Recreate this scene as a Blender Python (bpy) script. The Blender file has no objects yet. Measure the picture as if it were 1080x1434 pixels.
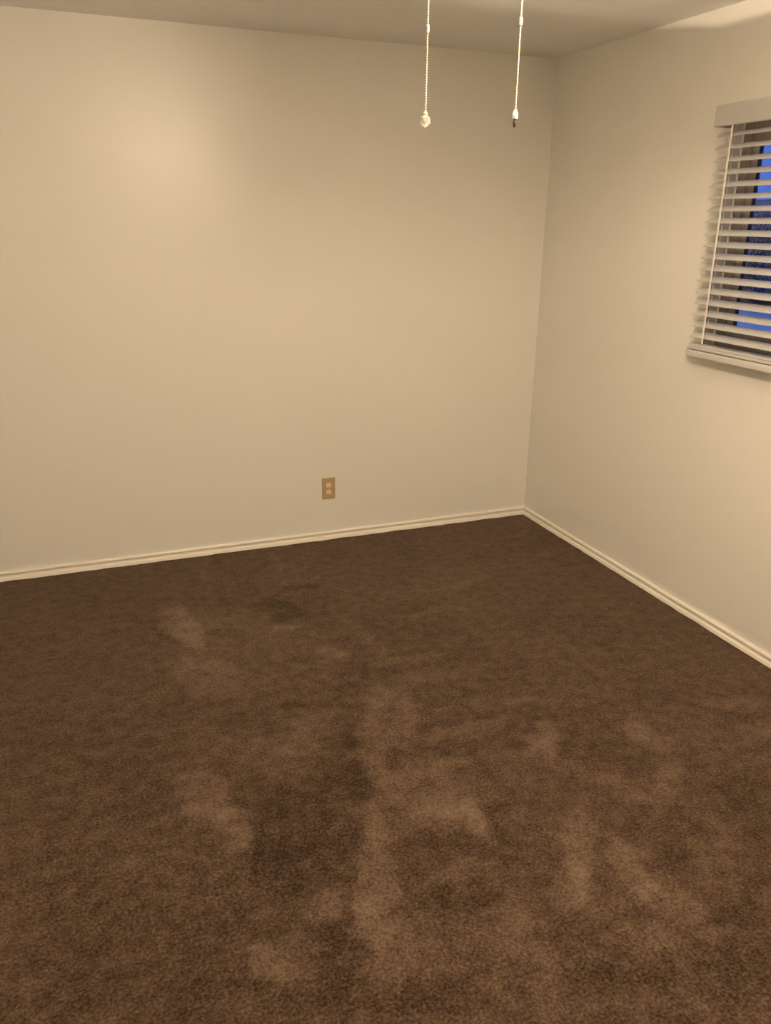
import bpy, bmesh, math, random
from mathutils import Vector, Matrix
from mathutils import noise as mnoise

random.seed(7)
S = bpy.context.scene
COL = S.collection

# ------------------------------------------------------------------ camera
cam_d = bpy.data.cameras.new('camera')
cam = bpy.data.objects.new('camera', cam_d)
COL.objects.link(cam)
S.camera = cam
right = Vector((0.93065664, -0.36568632, 0.01231779))
up = Vector((0.11232442, 0.31757645, 0.94155638))
fwd = Vector((0.34822613, 0.87488212, -0.33663013))
m = Matrix((right, up, -fwd)).transposed().to_4x4()
m.translation = Vector((-2.4974, -4.0108, 1.6585))
cam.matrix_world = m
cam_d.sensor_fit = 'VERTICAL'
cam_d.sensor_height = 24.0
cam_d.lens = 24.0 * 1141.28 / 1434.0
cam_d.clip_start = 0.02

# ------------------------------------------------------------------ dusk sky, exposure
W = bpy.data.worlds.new('dusk_sky')
S.world = W
W.use_nodes = True
wn = W.node_tree.nodes
wn['Background'].inputs['Color'].default_value = (0.085, 0.25, 0.98, 1)
wn['Background'].inputs['Strength'].default_value = 0.70
S.view_settings.view_transform = 'Standard'
S.view_settings.look = 'None'
S.view_settings.gamma = 1.0
S.view_settings.use_curve_mapping = False
S.view_settings.exposure = 0.0
S.cycles.max_bounces = 12
S.cycles.diffuse_bounces = 8

LAMP_COLOR = (1.0, 0.797, 0.575)
BARE_POWER = 67.0        # the bulb without a shade
CUP_POWER = (115.0, 50.0)         # uplights added inside the square blocker cups
LAMP_RADIUS = 0.012

# ------------------------------------------------------------------ material helpers
def mat(name, color, rough=0.6, spec=0.5, metallic=0.0, transmission=0.0, ior=1.45):
    M = bpy.data.materials.new(name)
    M.use_nodes = True
    b = M.node_tree.nodes['Principled BSDF']
    b.inputs['Base Color'].default_value = (*color, 1)
    b.inputs['Roughness'].default_value = rough
    b.inputs['Specular IOR Level'].default_value = spec
    b.inputs['Metallic'].default_value = metallic
    b.inputs['Transmission Weight'].default_value = transmission
    b.inputs['IOR'].default_value = ior
    return M

def texture(M, scale, amount, bump=0.0, dist=0.002, detail=4.0):
    """object-space noise that varies the base colour a little and gives fine relief"""
    nt = M.node_tree
    b = nt.nodes['Principled BSDF']
    c = list(b.inputs['Base Color'].default_value)
    tc = nt.nodes.new('ShaderNodeTexCoord')
    n = nt.nodes.new('ShaderNodeTexNoise')
    n.inputs['Scale'].default_value = scale
    n.inputs['Detail'].default_value = detail
    nt.links.new(tc.outputs['Object'], n.inputs['Vector'])
    r = nt.nodes.new('ShaderNodeMix')
    r.data_type = 'RGBA'
    r.inputs[6].default_value = (*[k * (1 - amount) for k in c[:3]], 1)
    r.inputs[7].default_value = (*[min(1, k * (1 + amount)) for k in c[:3]], 1)
    nt.links.new(n.outputs['Fac'], r.inputs[0])
    nt.links.new(r.outputs[2], b.inputs['Base Color'])
    if bump:
        bp = nt.nodes.new('ShaderNodeBump')
        bp.inputs['Strength'].default_value = bump
        bp.inputs['Distance'].default_value = dist
        nt.links.new(n.outputs['Fac'], bp.inputs['Height'])
        nt.links.new(bp.outputs['Normal'], b.inputs['Normal'])
    return M

M_wall = texture(mat('wall_paint', (0.80, 0.785, 0.735), 0.31, 0.5), 90, 0.012, 0.10, 0.0015)
M_ceil = texture(mat('ceiling_paint', (0.90, 0.89, 0.86), 0.55, 0.4), 150, 0.02, 0.8, 0.006)
M_trim = texture(mat('trim_paint', (0.86, 0.82, 0.74), 0.4, 0.5), 60, 0.02)
M_blind = texture(mat('blind_vinyl', (0.54, 0.53, 0.51), 0.45, 0.5), 30, 0.03)
M_cord = mat('blind_cord', (0.80, 0.76, 0.68), 0.8)
M_frame = texture(mat('window_frame_vinyl', (0.40, 0.36, 0.31), 0.5, 0.4), 25, 0.04)
M_gasket = mat('gasket', (0.03, 0.03, 0.04), 0.5)
M_plate = texture(mat('outlet_plate_tan', (0.47, 0.34, 0.20), 0.4, 0.5), 80, 0.04)
M_recept = mat('outlet_face_ivory', (0.82, 0.70, 0.50), 0.35)
M_slot = mat('outlet_slot', (0.12, 0.08, 0.05), 0.6)
M_screw = mat('screw_metal', (0.6, 0.52, 0.4), 0.35, 0.5, 1.0)
M_chain = mat('chain_cream', (0.40, 0.34, 0.26), 0.4, 0.4)
M_white = texture(mat('white_enamel', (0.86, 0.83, 0.76), 0.35, 0.5), 40, 0.02)
M_dark = mat('dark_wood_tip', (0.045, 0.03, 0.02), 0.4)
M_brass = mat('antique_brass', (0.45, 0.34, 0.19), 0.35, 0.5, 1.0)
M_wood = texture(mat('blade_white', (0.80, 0.77, 0.70), 0.45), 14, 0.03)
M_ground = texture(mat('pale_concrete', (0.80, 0.80, 0.80), 0.9, 0.2), 1.2, 0.12, 0.2, 0.01)
M_fence = texture(mat('weathered_fence', (0.32, 0.32, 0.33), 0.85, 0.2), 3, 0.5)
M_leaf = texture(mat('shrub_leaf', (0.08, 0.10, 0.09), 0.7, 0.3), 5, 0.4)
M_bark = texture(mat('bark', (0.06, 0.045, 0.035), 0.9, 0.2), 8, 0.3)

# faceted acrylic
M_crystal = mat('clear_acrylic', (0.92, 0.88, 0.82), 0.05, 0.6, 0.0, 0.85, 1.49)

# added blocker cups: a white diffuse sheet, barely translucent
M_blocker = bpy.data.materials.new('blocker_cup_white'); M_blocker.use_nodes = True
nt = M_blocker.node_tree; nt.nodes.clear()
o_ = nt.nodes.new('ShaderNodeOutputMaterial'); d_ = nt.nodes.new('ShaderNodeBsdfDiffuse'); t_ = nt.nodes.new('ShaderNodeBsdfTranslucent'); x_ = nt.nodes.new('ShaderNodeMixShader')
d_.inputs['Color'].default_value = (0.85, 0.80, 0.70, 1); t_.inputs['Color'].default_value = (0.80, 0.70, 0.52, 1)
x_.inputs[0].default_value = 0.01
nt.links.new(d_.outputs[0], x_.inputs[1]); nt.links.new(t_.outputs[0], x_.inputs[2]); nt.links.new(x_.outputs[0], o_.inputs[0])

# thin window pane: mostly clear with a Fresnel sheen
M_glass = bpy.data.materials.new('window_glass'); M_glass.use_nodes = True
nt = M_glass.node_tree; nt.nodes.clear()
o_ = nt.nodes.new('ShaderNodeOutputMaterial'); a_ = nt.nodes.new('ShaderNodeBsdfTransparent'); g_ = nt.nodes.new('ShaderNodeBsdfGlossy'); x_ = nt.nodes.new('ShaderNodeMixShader'); f_ = nt.nodes.new('ShaderNodeFresnel')
a_.inputs['Color'].default_value = (0.97, 0.965, 0.96, 1); g_.inputs['Roughness'].default_value = 0.02; f_.inputs['IOR'].default_value = 1.3
nt.links.new(f_.outputs[0], x_.inputs[0]); nt.links.new(a_.outputs[0], x_.inputs[1]); nt.links.new(g_.outputs[0], x_.inputs[2]); nt.links.new(x_.outputs[0], o_.inputs[0])

# carpet: pile colour follows the lie of the nap (attribute on the floor mesh) and fine fibre grain
M_carpet = bpy.data.materials.new('brown_carpet'); M_carpet.use_nodes = True
nt = M_carpet.node_tree; N = nt.nodes.new; LK = nt.links.new
b = nt.nodes['Principled BSDF']
b.inputs['Roughness'].default_value = 0.95
b.inputs['Specular IOR Level'].default_value = 0.05
b.inputs['Sheen Weight'].default_value = 0.24
b.inputs['Sheen Roughness'].default_value = 0.4
b.inputs['Sheen Tint'].default_value = (1.0, 0.8, 0.6, 1)
at = N('ShaderNodeAttribute'); at.attribute_name = 'nap'
tc = N('ShaderNodeTexCoord')
n1 = N('ShaderNodeTexNoise'); n1.inputs['Scale'].default_value = 120; n1.inputs['Detail'].default_value = 3; n1.inputs['Roughness'].default_value = 0.7
n2 = N('ShaderNodeTexNoise'); n2.inputs['Scale'].default_value = 20; n2.inputs['Detail'].default_value = 4; n2.inputs['Roughness'].default_value = 0.7
n3 = N('ShaderNodeTexNoise'); n3.inputs['Scale'].default_value = 3.0; n3.inputs['Detail'].default_value = 5
for n in (n1, n2, n3): LK(tc.outputs['Object'], n.inputs['Vector'])
def ma(op, a, b_=None):
    k = N('ShaderNodeMath'); k.operation = op
    for i, v in enumerate((a, b_)):
        if v is None: continue
        if isinstance(v, (int, float)): k.inputs[i].default_value = v
        else: LK(v, k.inputs[i])
    return k.outputs[0]
g1 = ma('MULTIPLY', ma('SUBTRACT', n1.outputs['Fac'], 0.5), 1.75)
g2 = ma('MULTIPLY', ma('SUBTRACT', n2.outputs['Fac'], 0.5), 1.0)
g3 = ma('MULTIPLY', ma('SUBTRACT', n3.outputs['Fac'], 0.5), 0.30)
nap = ma('MULTIPLY', at.outputs['Fac'], 0.40)
tot = ma('ADD', ma('ADD', ma('ADD', g1, g2), ma('ADD', g3, nap)), 0.34)
cr = N('ShaderNodeValToRGB')
cr.color_ramp.elements[0].position = 0.0; cr.color_ramp.elements[0].color = (0.024, 0.0132, 0.0078, 1)
cr.color_ramp.elements[1].position = 1.0; cr.color_ramp.elements[1].color = (0.178, 0.130, 0.094, 1)
e = cr.color_ramp.elements.new(0.45); e.color = (0.087, 0.056, 0.0375, 1)
LK(tot, cr.inputs[0]); LK(cr.outputs[0], b.inputs['Base Color'])
bp = N('ShaderNodeBump'); bp.inputs['Strength'].default_value = 0.55; bp.inputs['Distance'].default_value = 0.006
LK(ma('ADD', n1.outputs['Fac'], ma('MULTIPLY', n2.outputs['Fac'], 0.8)), bp.inputs['Height']); LK(bp.outputs['Normal'], b.inputs['Normal'])

# ------------------------------------------------------------------ mesh helpers
def link(name, me, M, parent=None):
    o = bpy.data.objects.new(name, me)
    if M and not me.materials: me.materials.append(M)
    COL.objects.link(o)
    if parent: o.parent = parent
    return o

def obj(name, bm, M, parent=None, smooth=False):
    bmesh.ops.recalc_face_normals(bm, faces=bm.faces)
    me = bpy.data.meshes.new(name)
    bm.to_mesh(me); bm.free()
    if smooth:
        for q in me.polygons: q.use_smooth = True
        me.set_sharp_from_angle(angle=math.radians(40))
    return link(name, me, M, parent)

def empty(name, loc, label, cat, group=None):
    o = bpy.data.objects.new(name, None)
    o.location = loc
    o.empty_display_size = 0.05
    COL.objects.link(o)
    o['label'] = label; o['category'] = cat
    if group: o['group'] = group
    return o

def add_box(bm, lo, hi, bevel=0.0, seg=2):
    r = bmesh.ops.create_cube(bm, size=1.0)
    vs = r['verts']
    for v in vs:
        v.co = Vector([lo[i] + (v.co[i] + 0.5) * (hi[i] - lo[i]) for i in range(3)])
    if bevel:
        es = list({e for v in vs for e in v.link_edges})
        bmesh.ops.bevel(bm, geom=es, offset=bevel, segments=seg, affect='EDGES', profile=0.5)

def boxes(*bs, bevel=0.0):
    bm = bmesh.new()
    for lo, hi in bs: add_box(bm, lo, hi, bevel)
    return bm

def add_lathe(bm, prof, n=24, axis='Z', org=(0, 0, 0)):
    rings = []
    for r, z in prof:
        ring = []
        for k in range(n):
            a = 2 * math.pi * k / n
            c = (r * math.cos(a), r * math.sin(a), z)
            if axis == 'Y': c = (c[0], c[2], c[1])
            if axis == 'X': c = (c[2], c[0], c[1])
            ring.append(bm.verts.new(Vector(c) + Vector(org)))
        rings.append(ring)
    for a, b_ in zip(rings, rings[1:]):
        for k in range(n):
            bm.faces.new((a[k], a[(k + 1) % n], b_[(k + 1) % n], b_[k]))
    for ring in (rings[0], rings[-1]):
        bm.faces.new(ring)

def add_tube(bm, pts, r, n=8):
    pts = [Vector(q) for q in pts]
    rings = []
    for i, q in enumerate(pts):
        d = (pts[min(i + 1, len(pts) - 1)] - pts[max(i - 1, 0)]).normalized()
        s = d.cross(Vector((0, 0, 1)))
        s = s.normalized() if s.length > 1e-3 else Vector((1, 0, 0))
        t = d.cross(s)
        rr = r[i] if isinstance(r, (list, tuple)) else r
        rings.append([bm.verts.new(q + (s * math.cos(2 * math.pi * k / n) + t * math.sin(2 * math.pi * k / n)) * rr) for k in range(n)])
    for a, b_ in zip(rings, rings[1:]):
        for k in range(n): bm.faces.new((a[k], a[(k + 1) % n], b_[(k + 1) % n], b_[k]))
    bm.faces.new(rings[0]); bm.faces.new(rings[-1])

def structure(o):
    o['kind'] = 'structure'
    return o

# ------------------------------------------------------------------ the room shell
X0, Y0, H, T = -3.55, -5.10, 2.44, 0.14      # left wall, wall behind the camera, height, thickness
WY0, WY1, WZ0, WZ1 = -2.62, -1.293, 1.185, 2.035   # opening in the right wall

structure(obj('wall_back', boxes(((X0 - T, 0, -0.1), (T, T, H + 0.1))), M_wall))
structure(obj('wall_left', boxes(((X0 - T, Y0, -0.1), (X0, 0, H + 0.1))), M_wall))
structure(obj('wall_front', boxes(((X0 - T, Y0 - T, -0.1), (T, Y0, H + 0.1))), M_wall))
def holed_wall():
    bm = bmesh.new()
    ys = [Y0, WY0, WY1, 0.0]; zs = [-0.1, WZ0, WZ1, H + 0.1]
    for x in (0.0, T):
        g = [[bm.verts.new((x, y, z)) for z in zs] for y in ys]
        for i in range(3):
            for j in range(3):
                if (i, j) != (1, 1): bm.faces.new((g[i][j], g[i + 1][j], g[i + 1][j + 1], g[i][j + 1]))
        if x == 0.0: a = g
        else: b_ = g
    for (i, j), (k, l) in [((1, 1), (2, 1)), ((2, 1), (2, 2)), ((2, 2), (1, 2)), ((1, 2), (1, 1))]:
        bm.faces.new((a[i][j], a[k][l], b_[k][l], b_[i][j]))
    for i in range(3):
        bm.faces.new((a[i][0], a[i + 1][0], b_[i + 1][0], b_[i][0])); bm.faces.new((a[i][3], a[i + 1][3], b_[i + 1][3], b_[i][3]))
    for j in range(3):
        bm.faces.new((a[0][j], a[0][j + 1], b_[0][j + 1], b_[0][j])); bm.faces.new((a[3][j], a[3][j + 1], b_[3][j + 1], b_[3][j]))
    return bm
structure(obj('wall_right', holed_wall(), M_wall))
structure(obj('ceiling', boxes(((X0 - T, Y0 - T, H), (T, T, H + 0.1))), M_ceil))

# where the pile has been pushed over by feet and the vacuum: centre, two half axes, lean, softness (metres on the floor)
NAP = [
    (-2.147, -0.777, 0.060, -0.209, -0.053, -0.084, 0.850, 0.350),
    (-2.117, -1.223, 0.123, -0.124, -0.040, -0.125, 0.500, 0.600),
    (-1.993, -1.013, 0.213, -0.172, -0.099, -0.344, 0.280, 0.800),
    (-1.596, -1.216, 0.052, -0.058, -0.022, -0.046, 0.700, 0.400),
    (-1.713, -0.929, 0.079, -0.013, -0.007, -0.032, 0.600, 0.500),
    (-1.444, -1.183, 0.030, -0.207, -0.031, -0.032, 0.400, 0.600),
    (-2.046, -1.758, 0.133, -0.154, -0.047, -0.098, 0.300, 0.800),
    (-1.870, -1.740, 0.112, 0.009, -0.014, -0.111, 0.400, 0.600),
    (-1.553, -1.699, 0.116, 0.052, -0.009, -0.162, 0.600, 0.500),
    (-1.695, -1.930, 0.055, 0.009, -0.020, -0.143, 0.600, 0.500),
    (-2.246, -1.910, 0.067, -0.126, -0.055, -0.077, 0.750, 0.400),
    (-2.193, -2.079, 0.044, 0.013, 0.008, -0.089, 0.700, 0.400),
    (-1.861, -2.367, 0.045, -0.013, -0.079, -0.237, 0.750, 0.400),
    (-1.882, -2.643, 0.080, -0.051, -0.048, -0.079, 0.450, 0.700),
    (-1.597, -2.136, 0.077, -0.119, -0.095, -0.110, 0.550, 0.600),
    (-1.630, -2.259, 0.079, -0.030, -0.038, -0.083, 0.350, 0.700),
    (-1.512, -2.277, -0.001, -0.091, -0.037, -0.015, 0.800, 0.350),
    (-2.203, -2.553, 0.043, -0.068, -0.031, -0.030, 0.700, 0.450),
    (-2.030, -2.452, 0.050, -0.007, -0.008, -0.046, 0.550, 0.500),
    (-2.124, -2.551, 0.040, -0.015, -0.014, -0.049, 0.400, 0.600),
    (-1.122, -2.041, 0.041, -0.028, -0.079, -0.107, 0.650, 0.400),
    (-0.766, -2.121, 0.021, -0.097, -0.042, -0.029, 0.600, 0.450),
    (-1.290, -2.496, 0.043, -0.027, -0.112, -0.136, 0.650, 0.400),
    (-1.414, -2.617, 0.036, -0.040, -0.066, -0.061, 0.600, 0.450),
    (-1.206, -2.628, 0.047, -0.005, -0.055, -0.101, 0.650, 0.400),
    (-1.181, -2.749, 0.044, -0.082, -0.049, -0.031, 0.650, 0.450),
    (-1.320, -2.811, 0.106, -0.028, -0.027, -0.040, 0.500, 0.500),
    (-1.614, -2.839, 0.036, -0.010, -0.055, -0.100, 0.500, 0.500),
    (-1.016, -2.318, 0.056, -0.106, -0.040, -0.032, 0.400, 0.600),
    (-0.853, -2.361, 0.036, -0.024, -0.074, -0.075, 0.450, 0.500),
    (-1.124, -2.202, 0.062, -0.063, -0.030, -0.033, 0.350, 0.600),
    (-1.374, -1.881, 0.229, 0.006, -0.015, -0.046, 0.500, 0.500),
    (-1.148, -1.777, 0.276, -0.033, -0.015, -0.034, 0.350, 0.600),
    (-1.322, -1.528, 0.268, 0.005, -0.016, -0.048, 0.400, 0.600),
    (-1.374, -1.365, 0.148, -0.013, -0.011, -0.032, 0.400, 0.600),
    (-0.332, -2.080, 0.115, -0.056, -0.033, -0.033, 0.400, 0.600),
    (-0.394, -2.246, 0.079, -0.018, -0.036, -0.040, 0.350, 0.600),
    (-1.092, -1.017, 0.204, -0.011, -0.010, -0.026, 0.350, 0.600),
    (-0.597, -0.707, 0.345, -0.036, -0.055, -0.112, 0.150, 0.800),
    (-0.203, -0.600, 0.115, 0.020, -0.022, -0.043, 0.400, 0.600),
    (-0.835, -0.785, 0.198, 0.020, -0.012, -0.030, 0.350, 0.600),
    (-1.981, -0.235, 0.014, -0.104, -0.017, -0.023, 0.350, 0.600),
    (-1.587, -0.225, 0.007, -0.124, -0.021, -0.024, 0.400, 0.500),
    (-0.922, -2.620, 0.046, -0.033, -0.094, -0.084, 0.350, 0.600),
    (-1.588, -2.663, 0.041, -0.021, -0.057, -0.085, 0.400, 0.600),
    (-1.724, -2.635, 0.049, -0.051, -0.030, -0.032, 0.350, 0.600),
    (-1.646, -2.434, 0.103, -0.005, -0.006, -0.022, 0.350, 0.600),
    (-1.303, -2.056, 0.225, -0.021, -0.013, -0.031, 0.200, 0.600),
    (-1.446, -0.537, 0.040, -0.069, -0.010, -0.021, 0.400, 0.500),
    (-1.607, -0.784, 0.008, -0.043, -0.021, -0.028, 0.500, 0.400),
    (-1.653, -1.106, 0.139, -0.051, -0.089, -0.295, 0.120, 0.900),
    (-1.171, -2.868, 0.070, -0.006, -0.010, -0.018, 0.400, 0.600),
    (-1.360, -2.689, 0.059, -0.040, -0.034, -0.037, 0.350, 0.600),
    (-1.768, -2.830, 0.061, -0.023, -0.034, -0.064, 0.300, 0.700),
    (-1.698, -0.751, 0.120, -0.072, -0.029, -0.096, -0.750, 0.450),
    (-1.521, -0.545, 0.107, 0.006, -0.009, -0.040, -0.650, 0.500),
    (-1.970, -0.897, 0.076, -0.044, -0.009, -0.037, -0.550, 0.500),
    (-1.769, -1.782, 0.063, -0.008, -0.012, -0.051, -0.700, 0.450),
    (-1.784, -1.541, 0.115, -0.064, -0.012, -0.035, -0.550, 0.500),
    (-1.631, -1.495, 0.065, -0.024, -0.010, -0.028, -0.500, 0.500),
    (-1.736, -1.231, 0.071, -0.041, -0.007, -0.021, -0.500, 0.500),
    (-1.540, -1.362, 0.019, -0.048, -0.029, -0.039, -0.400, 0.500),
    (-1.978, -2.112, 0.177, 0.104, 0.031, -0.161, -0.620, 0.500),
    (-2.088, -2.281, 0.109, -0.041, -0.027, -0.101, -0.500, 0.600),
    (-1.780, -1.995, 0.059, -0.005, -0.027, -0.115, -0.700, 0.400),
    (-2.053, -2.610, 0.049, -0.031, -0.050, -0.099, -0.500, 0.600),
    (-1.604, -2.097, 0.027, -0.010, -0.017, -0.038, -0.550, 0.500),
    (-1.609, -2.360, 0.147, -0.044, -0.016, -0.036, -0.450, 0.600),
    (-1.620, -2.552, 0.053, -0.020, -0.016, -0.030, -0.500, 0.500),
    (-1.741, -2.544, 0.026, -0.013, -0.057, -0.103, -0.450, 0.600),
    (-1.096, -2.492, 0.043, -0.016, -0.030, -0.039, -0.500, 0.500),
    (-1.084, -2.632, -0.003, -0.071, -0.042, -0.015, -0.600, 0.450),
    (-0.949, -2.532, 0.055, -0.054, -0.025, -0.022, -0.450, 0.600),
    (-1.063, -2.838, 0.087, -0.018, -0.026, -0.034, -0.500, 0.500),
    (-1.141, -2.967, 0.072, -0.027, -0.060, -0.062, -0.500, 0.600),
    (-1.885, -2.775, 0.145, -0.072, -0.026, -0.048, -0.550, 0.600),
    (-1.436, -2.880, 0.134, -0.064, -0.021, -0.025, -0.500, 0.500),
    (-1.410, -2.565, 0.015, -0.011, -0.068, -0.082, -0.300, 0.600),
    (-0.672, -2.483, 0.084, -0.031, -0.089, -0.092, -0.350, 0.700),
    (-2.220, -0.764, 0.041, 0.002, -0.008, -0.175, -0.350, 0.600),
    (-1.655, -0.229, 0.102, -0.037, -0.022, -0.090, -0.300, 0.700),
    (-1.406, -2.243, 0.143, -0.054, -0.022, -0.040, -0.250, 0.700),
    (-2.083, -1.595, 0.069, -0.026, -0.012, -0.058, -0.400, 0.600),
    (-1.156, -1.894, 0.167, -0.004, -0.015, -0.035, -0.300, 0.600),
    (-1.455, -1.560, 0.134, -0.026, -0.008, -0.023, -0.400, 0.600),
    (-1.176, -2.430, 0.059, -0.022, -0.055, -0.077, -0.300, 0.700),
    (-2.337, -2.593, 0.106, -0.040, -0.008, -0.046, -0.300, 0.700),
]

def nap_value(x, y):
    w = mnoise.noise_vector(Vector((x * 6, y * 6, 3.1))) * 0.042 + mnoise.noise_vector(Vector((x * 17, y * 17, 8.0))) * 0.022
    px, py = x + w.x, y + w.y
    s = 0.0
    for cx, cy, ux, uy, vx, vy, a, soft in NAP:
        dx, dy = px - cx, py - cy
        if abs(dx) + abs(dy) > 1.2: continue
        det = ux * vy - uy * vx
        p = (dx * vy - dy * vx) / det; q = (ux * dy - uy * dx) / det
        r = math.sqrt(p * p + q * q)
        t = min(1.0, max(0.0, (1 + soft * 0.45 - r) / (soft * 0.9)))
        s += (a if a > 0 else 0.65 * a) * t * t * (3 - 2 * t)
    s *= 0.9 + 0.5 * mnoise.noise(Vector((x * 11, y * 11, 4.0)))
    s += 0.11 * mnoise.fractal(Vector((x * 9, y * 9, 6.0)), 0.6, 2.0, 3)
    s += 0.12 * mnoise.fractal(Vector((x * 2.3, y * 2.3, 1.0)), 0.7, 2.0, 4)
    return max(-1.1, min(1.2, s))

def floor_mesh():
    step = 0.02
    nx, ny = int(round(-X0 / step)), int(round(-Y0 / step))
    vs, vals, fs = [], [], []
    for j in range(ny + 1):
        for i in range(nx + 1):
            x, y = X0 + i * (-X0 / nx), Y0 + j * (-Y0 / ny)
            v = nap_value(x, y)
            vals.append(v)
            z = 0.0022 * v + 0.0012 * mnoise.noise(Vector((x * 30, y * 30, 0)))
            edge = min(-x, -y)
            if edge < 0.05: z += 0.004 * (1 - edge / 0.05) * mnoise.noise(Vector((x * 9, y * 9, 5)))
            vs.append((x, y, z))
    for j in range(ny):
        for i in range(nx):
            k = j * (nx + 1) + i
            fs.append((k, k + 1, k + nx + 2, k + nx + 1))
    me = bpy.data.meshes.new('floor')
    me.from_pydata(vs, [], fs)
    at = me.attributes.new('nap', 'FLOAT', 'POINT')
    at.data.foreach_set('value', vals)
    for q in me.polygons: q.use_smooth = True
    return me
structure(link('floor', floor_mesh(), M_carpet))

# baseboards: flat foot, shallow groove, rounded bead on top; mitred in the corners
BB = [(0.0, -0.02), (0.0150, -0.02), (0.0150, 0.0140), (0.0135, 0.0165), (0.0075, 0.0195), (0.0068, 0.0290), (0.0110, 0.0315), (0.0132, 0.0360), (0.0126, 0.0410), (0.0090, 0.0455), (0.0, 0.0465)]
def baseboard(name, p0, p1, inward, mitre0=1, mitre1=1):
    bm = bmesh.new()
    p0, p1, n = Vector(p0), Vector(p1), Vector(inward)
    d = (p1 - p0).normalized()
    rows = []
    for p, s, mt in ((p0, 1, mitre0), (p1, -1, mitre1)):
        rows.append([bm.verts.new(p + n * t + d * (s * t * mt) + Vector((0, 0, z))) for t, z in BB])
    for k in range(len(BB)):
        l = (k + 1) % len(BB)
        bm.faces.new((rows[0][k], rows[0][l], rows[1][l], rows[1][k]))
    bm.faces.new(rows[0]); bm.faces.new(rows[1])
    structure(obj(name, bm, M_trim, smooth=True))
baseboard('baseboard_back', (X0, 0, 0), (0, 0, 0), (0, -1, 0))
baseboard('baseboard_right', (0, 0, 0), (0, Y0, 0), (-1, 0, 0))
baseboard('baseboard_left', (X0, Y0, 0), (X0, 0, 0), (1, 0, 0))
baseboard('baseboard_front', (0, Y0, 0), (X0, Y0, 0), (0, 1, 0))

# ------------------------------------------------------------------ window in the right wall
def ring(x0, x1, y0, y1, z0, z1, w, bevel=0.002):
    bm = bmesh.new()
    add_box(bm, (x0, y0, z0), (x1, y0 + w, z1), bevel)
    add_box(bm, (x0, y1 - w, z0), (x1, y1, z1), bevel)
    add_box(bm, (x0, y0 + w, z0), (x1, y1 - w, z0 + w), bevel)
    add_box(bm, (x0, y0 + w, z1 - w), (x1, y1 - w, z1), bevel)
    return bm
win = structure(obj('window_1', ring(0.060, 0.130, WY0, WY1, WZ0, WZ1, 0.042), M_frame))
mid = (WY0 + WY1) / 2
for k, (a, b_) in enumerate(((mid - 0.02, WY1 - 0.042), (WY0 + 0.042, mid + 0.02))):
    x = 0.072 + 0.024 * k
    sash = obj('window_sash', ring(x, x + 0.022, a, b_, WZ0 + 0.042, WZ1 - 0.042, 0.034), M_frame, win)
    obj('gasket', ring(x + 0.002, x + 0.016, a + 0.033, b_ - 0.033, WZ0 + 0.075, WZ1 - 0.075, 0.007, 0.0005), M_gasket, sash)
    obj('glass_pane', boxes(((x + 0.007, a + 0.033, WZ0 + 0.075), (x + 0.011, b_ - 0.033, WZ1 - 0.075))), M_glass, sash)

# ------------------------------------------------------------------ horizontal blind mounted over the window
BY1, BY0 = -1.287, -2.640
blind = empty('window_blind', (-0.045, (BY0 + BY1) / 2, 1.145), 'off-white horizontal slat blind hanging open over the window on the right wall', 'blind')
def child_of_blind(name, bm, M, smooth=False):
    o = obj(name, bm, M, blind, smooth)
    o.data.transform(Matrix.Translation(-blind.location))
    return o
child_of_blind('headrail', boxes(((-0.066, BY0 + 0.01, 2.030), (-0.008, BY1 - 0.012, 2.078)), bevel=0.003), M_blind)
bm = boxes(((-0.081, BY0, 2.010), (-0.067, BY1 + 0.010, 2.085)), bevel=0.004)
add_box(bm, (-0.067, BY1 - 0.004, 2.010), (-0.002, BY1 + 0.010, 2.085), 0.004)
child_of_blind('valance', bm, M_blind)

TILT = math.radians(23)
def slat_mesh():
    bm = bmesh.new()
    n = 8; w = 0.050; prof = []
    for k in range(n + 1):
        t = k / n - 0.5
        prof.append((t * w, 0.0035 * (1 - 4 * t * t)))
    loop = [(a, b_ + 0.0013) for a, b_ in prof] + [(a, b_ - 0.0013) for a, b_ in reversed(prof)]
    c, s = math.cos(TILT), math.sin(TILT)
    L2 = (BY1 - BY0) / 2
    rows = [[bm.verts.new((a * c - b_ * s, yy, a * s + b_ * c)) for a, b_ in loop] for yy in (-L2, L2)]
    for k in range(len(loop)):
        l = (k + 1) % len(loop)
        bm.faces.new((rows[0][k], rows[0][l], rows[1][l], rows[1][k]))
    bm.faces.new(rows[0]); bm.faces.new(rows[1])
    return bm
first = None
for k in range(18):
    if first is None:
        first = obj('slat', slat_mesh(), M_blind, blind, True); o = first
    else:
        o = first.copy(); COL.objects.link(o)
    o.location = (random.uniform(-0.001, 0.001), random.uniform(-0.0025, 0.0025), 1.984 - 0.0442 * k - 1.145)
    o.rotation_euler = (0, math.radians(random.uniform(-1.5, 1.5)), 0)
bm = boxes(((-0.071, BY0, 1.143), (-0.019, BY1 + 0.004, 1.1715)), bevel=0.005)
rail = child_of_blind('bottom_rail', bm, M_blind)
cap = boxes(((-0.0715, BY1 + 0.004, 1.1425), (-0.0185, BY1 + 0.0075, 1.1720)), bevel=0.0015)
o = obj('end_cap', cap, M_blind, rail); o.data.transform(Matrix.Translation(-blind.location))
o = obj('spare_slat_stack', boxes(((-0.070, BY0, 1.1745), (-0.020, BY1 + 0.002, 1.1860)), ((-0.069, BY0, 1.1862), (-0.021, BY1 - 0.002, 1.1965)), bevel=0.0022), M_blind, blind)
o.data.transform(Matrix.Translation(-blind.location))
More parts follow.
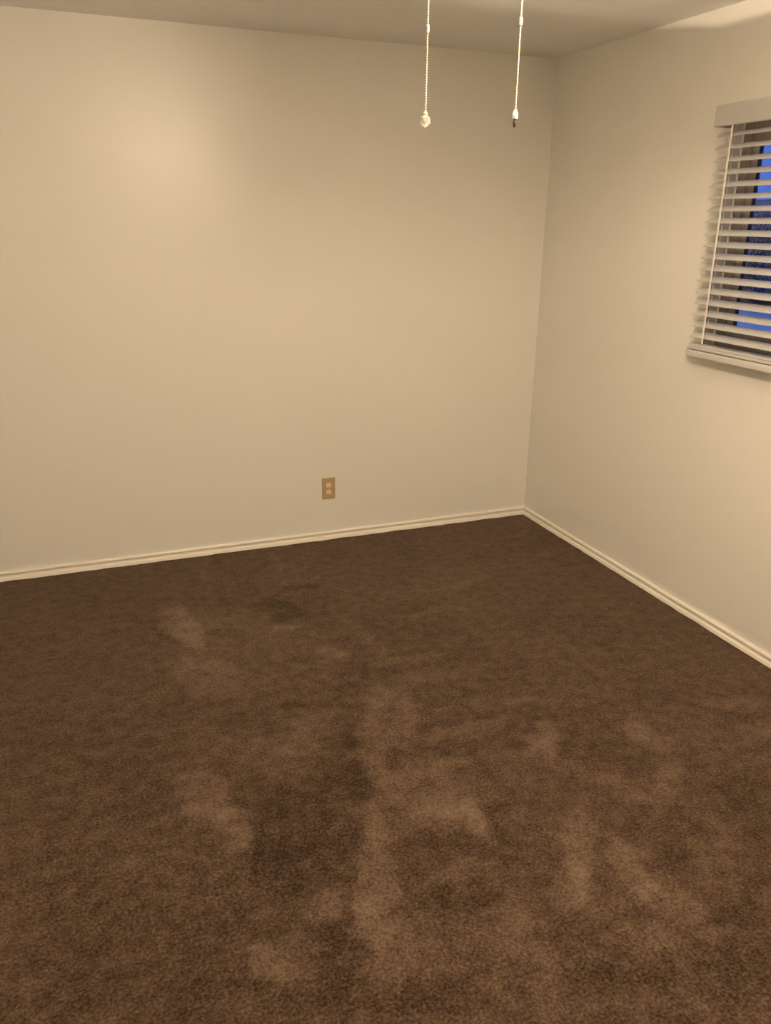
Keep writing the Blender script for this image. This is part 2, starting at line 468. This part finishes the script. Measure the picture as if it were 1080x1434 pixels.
for yy in (BY1 - 0.083, (BY0 + BY1) / 2, BY0 + 0.105):
    bm = bmesh.new()
    add_box(bm, (-0.0742, yy - 0.0045, 1.20), (-0.0732, yy + 0.0045, 2.03))
    add_box(bm, (-0.0180, yy - 0.0045, 1.20), (-0.0170, yy + 0.0045, 2.03))
    add_tube(bm, [(-0.045, yy + 0.012, 1.16), (-0.045, yy + 0.012, 2.03)], 0.0011, 6)
    child_of_blind('ladder_tape', bm, M_cord)

# ------------------------------------------------------------------ power outlet low on the back wall
OX, OZ = -1.2355, 0.2915
out = empty('wall_outlet', (OX, 0, OZ), 'tan duplex power outlet low on the back wall near the baseboard', 'outlet')
def rounded_rect(w, h, r, y0, y1, n=5):
    bm = bmesh.new(); pts = []
    for cx, cz, a0 in ((w / 2 - r, h / 2 - r, 0), (-w / 2 + r, h / 2 - r, 90), (-w / 2 + r, -h / 2 + r, 180), (w / 2 - r, -h / 2 + r, 270)):
        for k in range(n):
            a = math.radians(a0 + 90 * k / (n - 1))
            pts.append((cx + r * math.cos(a), cz + r * math.sin(a)))
    a = [bm.verts.new((x, y0, z)) for x, z in pts]; b_ = [bm.verts.new((x, y1, z)) for x, z in pts]
    for k in range(len(pts)): bm.faces.new((a[k], a[(k + 1) % len(pts)], b_[(k + 1) % len(pts)], b_[k]))
    bm.faces.new(a); top = bm.faces.new(b_)
    bmesh.ops.bevel(bm, geom=list(top.edges), offset=abs(y1 - y0) * 0.45, segments=2, affect='EDGES')
    return bm
obj('cover_plate', rounded_rect(0.0735, 0.118, 0.004, 0.0, -0.0065), M_plate, out, True)
for s in (1, -1):
    f = obj('receptacle', rounded_rect(0.029, 0.025, 0.010, -0.006, -0.0095), M_recept, out, True)
    f.location = (0, 0, s * 0.0195)
    for x, h in ((-0.0065, 0.009), (0.0065, 0.0075)):
        obj('slot', boxes(((x - 0.001, -0.0100, -0.001), (x + 0.001, -0.0093, -0.001 + h))), M_slot, f)
    bm = bmesh.new(); add_lathe(bm, [(0.0024, -0.0093), (0.0024, -0.0100)], 12, 'Y', (0, 0, -0.0075)); obj('slot', bm, M_slot, f)
bm = bmesh.new(); add_lathe(bm, [(0.0032, -0.0060), (0.0032, -0.0072), (0.0018, -0.0080)], 14, 'Y'); obj('screw', bm, M_screw, out, True)

# ------------------------------------------------------------------ ceiling fan with its light kit, hanging just above the view
FX, FY = -1.715, -2.49
fan = empty('ceiling_fan', (FX, FY, H), 'white ceiling fan with light kit hanging above the two pull chains', 'ceiling fan')
def fan_part(name, bm, M, parent=None, smooth=True):
    o = obj(name, bm, M, parent or fan, smooth)
    return o
bm = bmesh.new(); add_lathe(bm, [(0.035, -0.055), (0.070, -0.030), (0.075, 0.0)], 32); fan_part('canopy', bm, M_white)
bm = bmesh.new(); add_lathe(bm, [(0.0, -0.215), (0.085, -0.215), (0.105, -0.195), (0.110, -0.120), (0.085, -0.075), (0.035, -0.055)], 32); fan_part('motor_housing', bm, M_white)
bm = bmesh.new(); add_lathe(bm, [(0.0, -0.300), (0.045, -0.300), (0.055, -0.285), (0.055, -0.225), (0.040, -0.215)], 32); fan_part('switch_housing', bm, M_white)
bl0 = ir0 = None
for k in range(5):
    a = math.radians(20 + 72 * k)
    if bl0 is None:
        bm = bmesh.new()
        outline = [(0.20, -0.055), (0.56, -0.068), (0.63, -0.060), (0.655, -0.035), (0.66, 0.0), (0.655, 0.035), (0.63, 0.060), (0.56, 0.068), (0.20, 0.055)]
        A = [bm.verts.new((x, y, -0.003)) for x, y in outline]; B = [bm.verts.new((x, y, 0.003)) for x, y in outline]
        bm.faces.new(A); bm.faces.new(B)
        for i in range(len(outline)): bm.faces.new((A[i], A[(i + 1) % len(A)], B[(i + 1) % len(A)], B[i]))
        bmesh.ops.rotate(bm, verts=bm.verts, matrix=Matrix.Rotation(math.radians(11), 3, 'X'))
        bl0 = blade = fan_part('blade', bm, M_wood, smooth=False)
        bm = boxes(((0.07, -0.018, -0.012), (0.20, 0.018, -0.006)), ((0.19, -0.035, -0.011), (0.26, 0.035, -0.005)), bevel=0.002)
        ir0 = iron = obj('blade_iron', bm, M_white, blade)
    else:
        blade = bl0.copy(); COL.objects.link(blade)
        iron = ir0.copy(); COL.objects.link(iron); iron.parent = blade
    blade.location = (0, 0, -0.185); blade.rotation_euler = (0, 0, a)

def bulb_profile(): return [(0.0, -0.006), (0.012, -0.010), (0.017, -0.024), (0.013, -0.040), (0.010, -0.050), (0.010, -0.064)]
def lamp(name, x, y, z, power, r=LAMP_RADIUS):
    d = bpy.data.lights.new(name, 'POINT'); d.energy = power; d.color = LAMP_COLOR; d.shadow_soft_size = r
    o = bpy.data.objects.new(name, d); COL.objects.link(o); o.location = (x, y, z)
def bulb(x, y, z, arm, r):
    bm = bmesh.new(); bmesh.ops.create_uvsphere(bm, u_segments=16, v_segments=10, radius=r, matrix=Matrix.Translation((x - FX, y - FY, z - H)))
    obj('bulb', bm, M_glass, arm, True)
CUPS = [(-1.450, -2.600), (-1.850, -2.600)]
BARE = (-1.513, -2.750)
BZ = 2.117
for i, (x, y) in enumerate(CUPS):
    bm = bmesh.new()
    add_tube(bm, [(0.03 * (1 if x > FX else -1), 0.02, -0.262), ((x - FX) * 0.6, (y - FY) * 0.6, -0.245), (x - FX, y - FY, -0.262)], 0.008, 10)
    arm = fan_part('lamp_arm', bm, M_brass)
    w, t = 0.072, 0.004
    z0, z1 = BZ - 0.019 - H, BZ + 0.010 + 0.0118 - H
    cx, cy = x - FX, y - FY
    bm = bmesh.new()
    add_box(bm, (cx - w, cy - w, z0), (cx + w, cy - w + t, z1)); add_box(bm, (cx - w, cy + w - t, z0), (cx + w, cy + w, z1))
    add_box(bm, (cx - w, cy - w + t, z0), (cx - w + t, cy + w - t, z1)); add_box(bm, (cx + w - t, cy - w + t, z0), (cx + w, cy + w - t, z1))
    add_box(bm, (cx - w + t, cy - w + t, z0), (cx + w - t, cy + w - t, z0 + t))
    fan_part('light_blocker_cup', bm, M_blocker, smooth=False)  # unseen cup added to block light towards the corner and trim the uplight
    lamp('added_uplight', x, y, BZ + 0.010, CUP_POWER[i], 0.0008)  # uplight added to brighten the ceiling and top of the right wall
    bulb(x, y, BZ + 0.010, arm, 0.010)
bm = bmesh.new()
add_tube(bm, [(0.03, -0.02, -0.262), (BARE[0] - FX, BARE[1] - FY, -0.255)], 0.008, 10)
arm = fan_part('lamp_arm', bm, M_brass)
bm = bmesh.new(); add_lathe(bm, [(0.0, BZ - 0.062 - H), (0.014, BZ - 0.062 - H), (0.032, BZ - 0.052 - H), (0.032, BZ - 0.046 - H), (0.0, BZ - 0.046 - H)], 24, 'Z', (BARE[0] - FX, BARE[1] - FY, 0))
obj('downlight_blocker', bm, M_brass, arm, True)  # unseen dish added under the bulb to keep its light off the floor
bulb(*BARE, BZ - 0.005, arm, 0.026)
lamp('bare_bulb_light', *BARE, BZ - 0.005, BARE_POWER)

# ------------------------------------------------------------------ the two pull chains
def chain_mesh(length, r, pitch):
    base = bmesh.new(); bmesh.ops.create_icosphere(base, subdivisions=1, radius=r)
    bv = [v.co.copy() for v in base.verts]; bf = [[v.index for v in f.verts] for f in base.faces]; base.free()
    vs, fs = [], []
    for k in range(int(length / pitch)):
        o = len(vs)
        vs += [(v.x, v.y, v.z * 1.15 + k * pitch) for v in bv]
        fs += [[o + i for i in f] for f in bf]
    me = bpy.data.meshes.new('bead_chain'); me.from_pydata(vs, [], fs)
    for q in me.polygons: q.use_smooth = True
    return me
def pull_chain(loc, top, label, r):
    t = empty('pull_chain', loc, label, 'pull chain', 'ceiling fan pull chains')
    c = link('bead_chain', chain_mesh(top - loc[2] - 0.012, r, r * 2.0), M_chain, t)
    c.location = (0, 0, 0.012); c['kind'] = 'stuff'
    bm = bmesh.new(); add_lathe(bm, [(0.0012, -0.007), (0.0030, -0.006), (0.0032, 0.0), (0.0030, 0.006), (0.0012, 0.007)], 14)
    k = obj('coupling', bm, M_chain, t, True)
    return t, k
LC = (-1.8248, -2.4932, 1.8329)
t, k = pull_chain(LC, 2.16, 'left pull chain ending in a clear faceted ball', 0.0021)
k.location = (0, 0, 0.1489)
bm = bmesh.new()
bmesh.ops.create_icosphere(bm, subdivisions=1, radius=0.0112)
for v in bm.verts: v.co.z *= 1.12
obj('faceted_ball', bm, M_crystal, t)
bm = bmesh.new(); add_lathe(bm, [(0.0045, 0.0100), (0.0045, 0.0125), (0.0022, 0.0150)], 14); obj('ball_cap', bm, M_chain, t, True)
RC = (-1.6783, -2.5670, 1.8393)
t, k = pull_chain(RC, 2.16, 'right pull chain ending in a white bell with a dark tip', 0.0016)
k.location = (0, 0, 0.1526)
bm = bmesh.new(); add_lathe(bm, [(0.0, -0.0035), (0.0046, -0.0030), (0.0054, 0.0010), (0.0050, 0.0060), (0.0034, 0.0100), (0.0018, 0.0125)], 18)
bell = obj('bell', bm, M_white, t, True)
bm = bmesh.new(); add_lathe(bm, [(0.0, -0.0175), (0.0024, -0.0165), (0.0036, -0.0125), (0.0032, -0.0070), (0.0022, -0.0030)], 16)
obj('dark_tip', bm, M_dark, t, True)

for c in (LC, RC):
    bm = bmesh.new(); add_tube(bm, [(0, 0, -0.270), ((c[0] - FX) * 0.6, (c[1] - FY) * 0.6, -0.268), (c[0] - FX, c[1] - FY, -0.278)], 0.004, 8)
    obj('chain_outlet', bm, M_white, fan, True)

# ------------------------------------------------------------------ outside the window, at dusk
structure(obj('ground', boxes(((0.15, -30, -0.45), (60, 60, -0.15))), M_ground))
fence = empty('plank_fence', (13.0, 10.6, -0.15), 'dim plank fence outdoors seen between the blind slats', 'fence')
pm = None
for k in range(80):
    if pm is None:
        pm = obj('plank', boxes(((-0.012, -0.068, 0.04), (0.012, 0.068, 2.38)), bevel=0.004), M_fence, fence); o = pm
    else:
        o = pm.copy(); COL.objects.link(o)
    o.location = (random.uniform(-0.004, 0.004), (k - 40) * 0.145, random.uniform(-0.015, 0.015))
obj('kickboard', boxes(((-0.045, -5.9, 0.0), (-0.013, 5.8, 0.30)), bevel=0.004), M_bark, fence)
for z in (0.35, 2.0):
    obj('rail', boxes(((0.014, -5.9, z), (0.06, 5.8, z + 0.09)), bevel=0.004), M_fence, fence)
p0 = None
for k in range(6):
    if p0 is None: p0 = obj('post', boxes(((0.062, -0.05, 0.0), (0.16, 0.05, 2.15)), bevel=0.006), M_fence, fence); o = p0
    else: o = p0.copy(); COL.objects.link(o)
    o.location = (0, -5.6 + k * 2.25, 0)
def shrub(x, y, h, r, label):
    t = empty('shrub', (x, y, -0.15), label, 'shrub')
    bm = bmesh.new()
    for k in range(7):
        a = random.uniform(0, 6.28); l = random.uniform(0.3, 0.8) * r
        add_tube(bm, [(0, 0, 0), (0.4 * l * math.cos(a), 0.4 * l * math.sin(a), 0.4 * h), (l * math.cos(a), l * math.sin(a), 0.8 * h)], [0.03, 0.02, 0.008], 6)
    obj('stem', bm, M_bark, t)
    vs, fs = [], []
    for k in range(1500):
        while True:
            q = Vector((random.uniform(-1, 1), random.uniform(-1, 1), random.uniform(-1, 1)))
            if 0.2 < q.length < 1: break
        c = Vector((q.x * r, q.y * r, h * 0.54 + q.z * h * 0.46))
        d = (q + Vector((random.uniform(-.6, .6), random.uniform(-.6, .6), random.uniform(-.2, .8)))).normalized()
        s = d.cross(Vector((random.uniform(-1, 1), random.uniform(-1, 1), 0.3))).normalized()
        L = random.uniform(0.06, 0.12); o = len(vs)
        vs += [c, c + d * L * 0.5 + s * L * 0.28, c + d * L, c + d * L * 0.5 - s * L * 0.28]
        fs.append((o, o + 1, o + 2, o + 3))
    me = bpy.data.meshes.new('foliage'); me.from_pydata(vs, [], fs)
    f = link('foliage', me, M_leaf, t); f['kind'] = 'stuff'
    return t
shrub(12.1, 10.9, 2.2, 0.7, 'dark leafy shrub outdoors in front of the plank fence, seen through the blind')
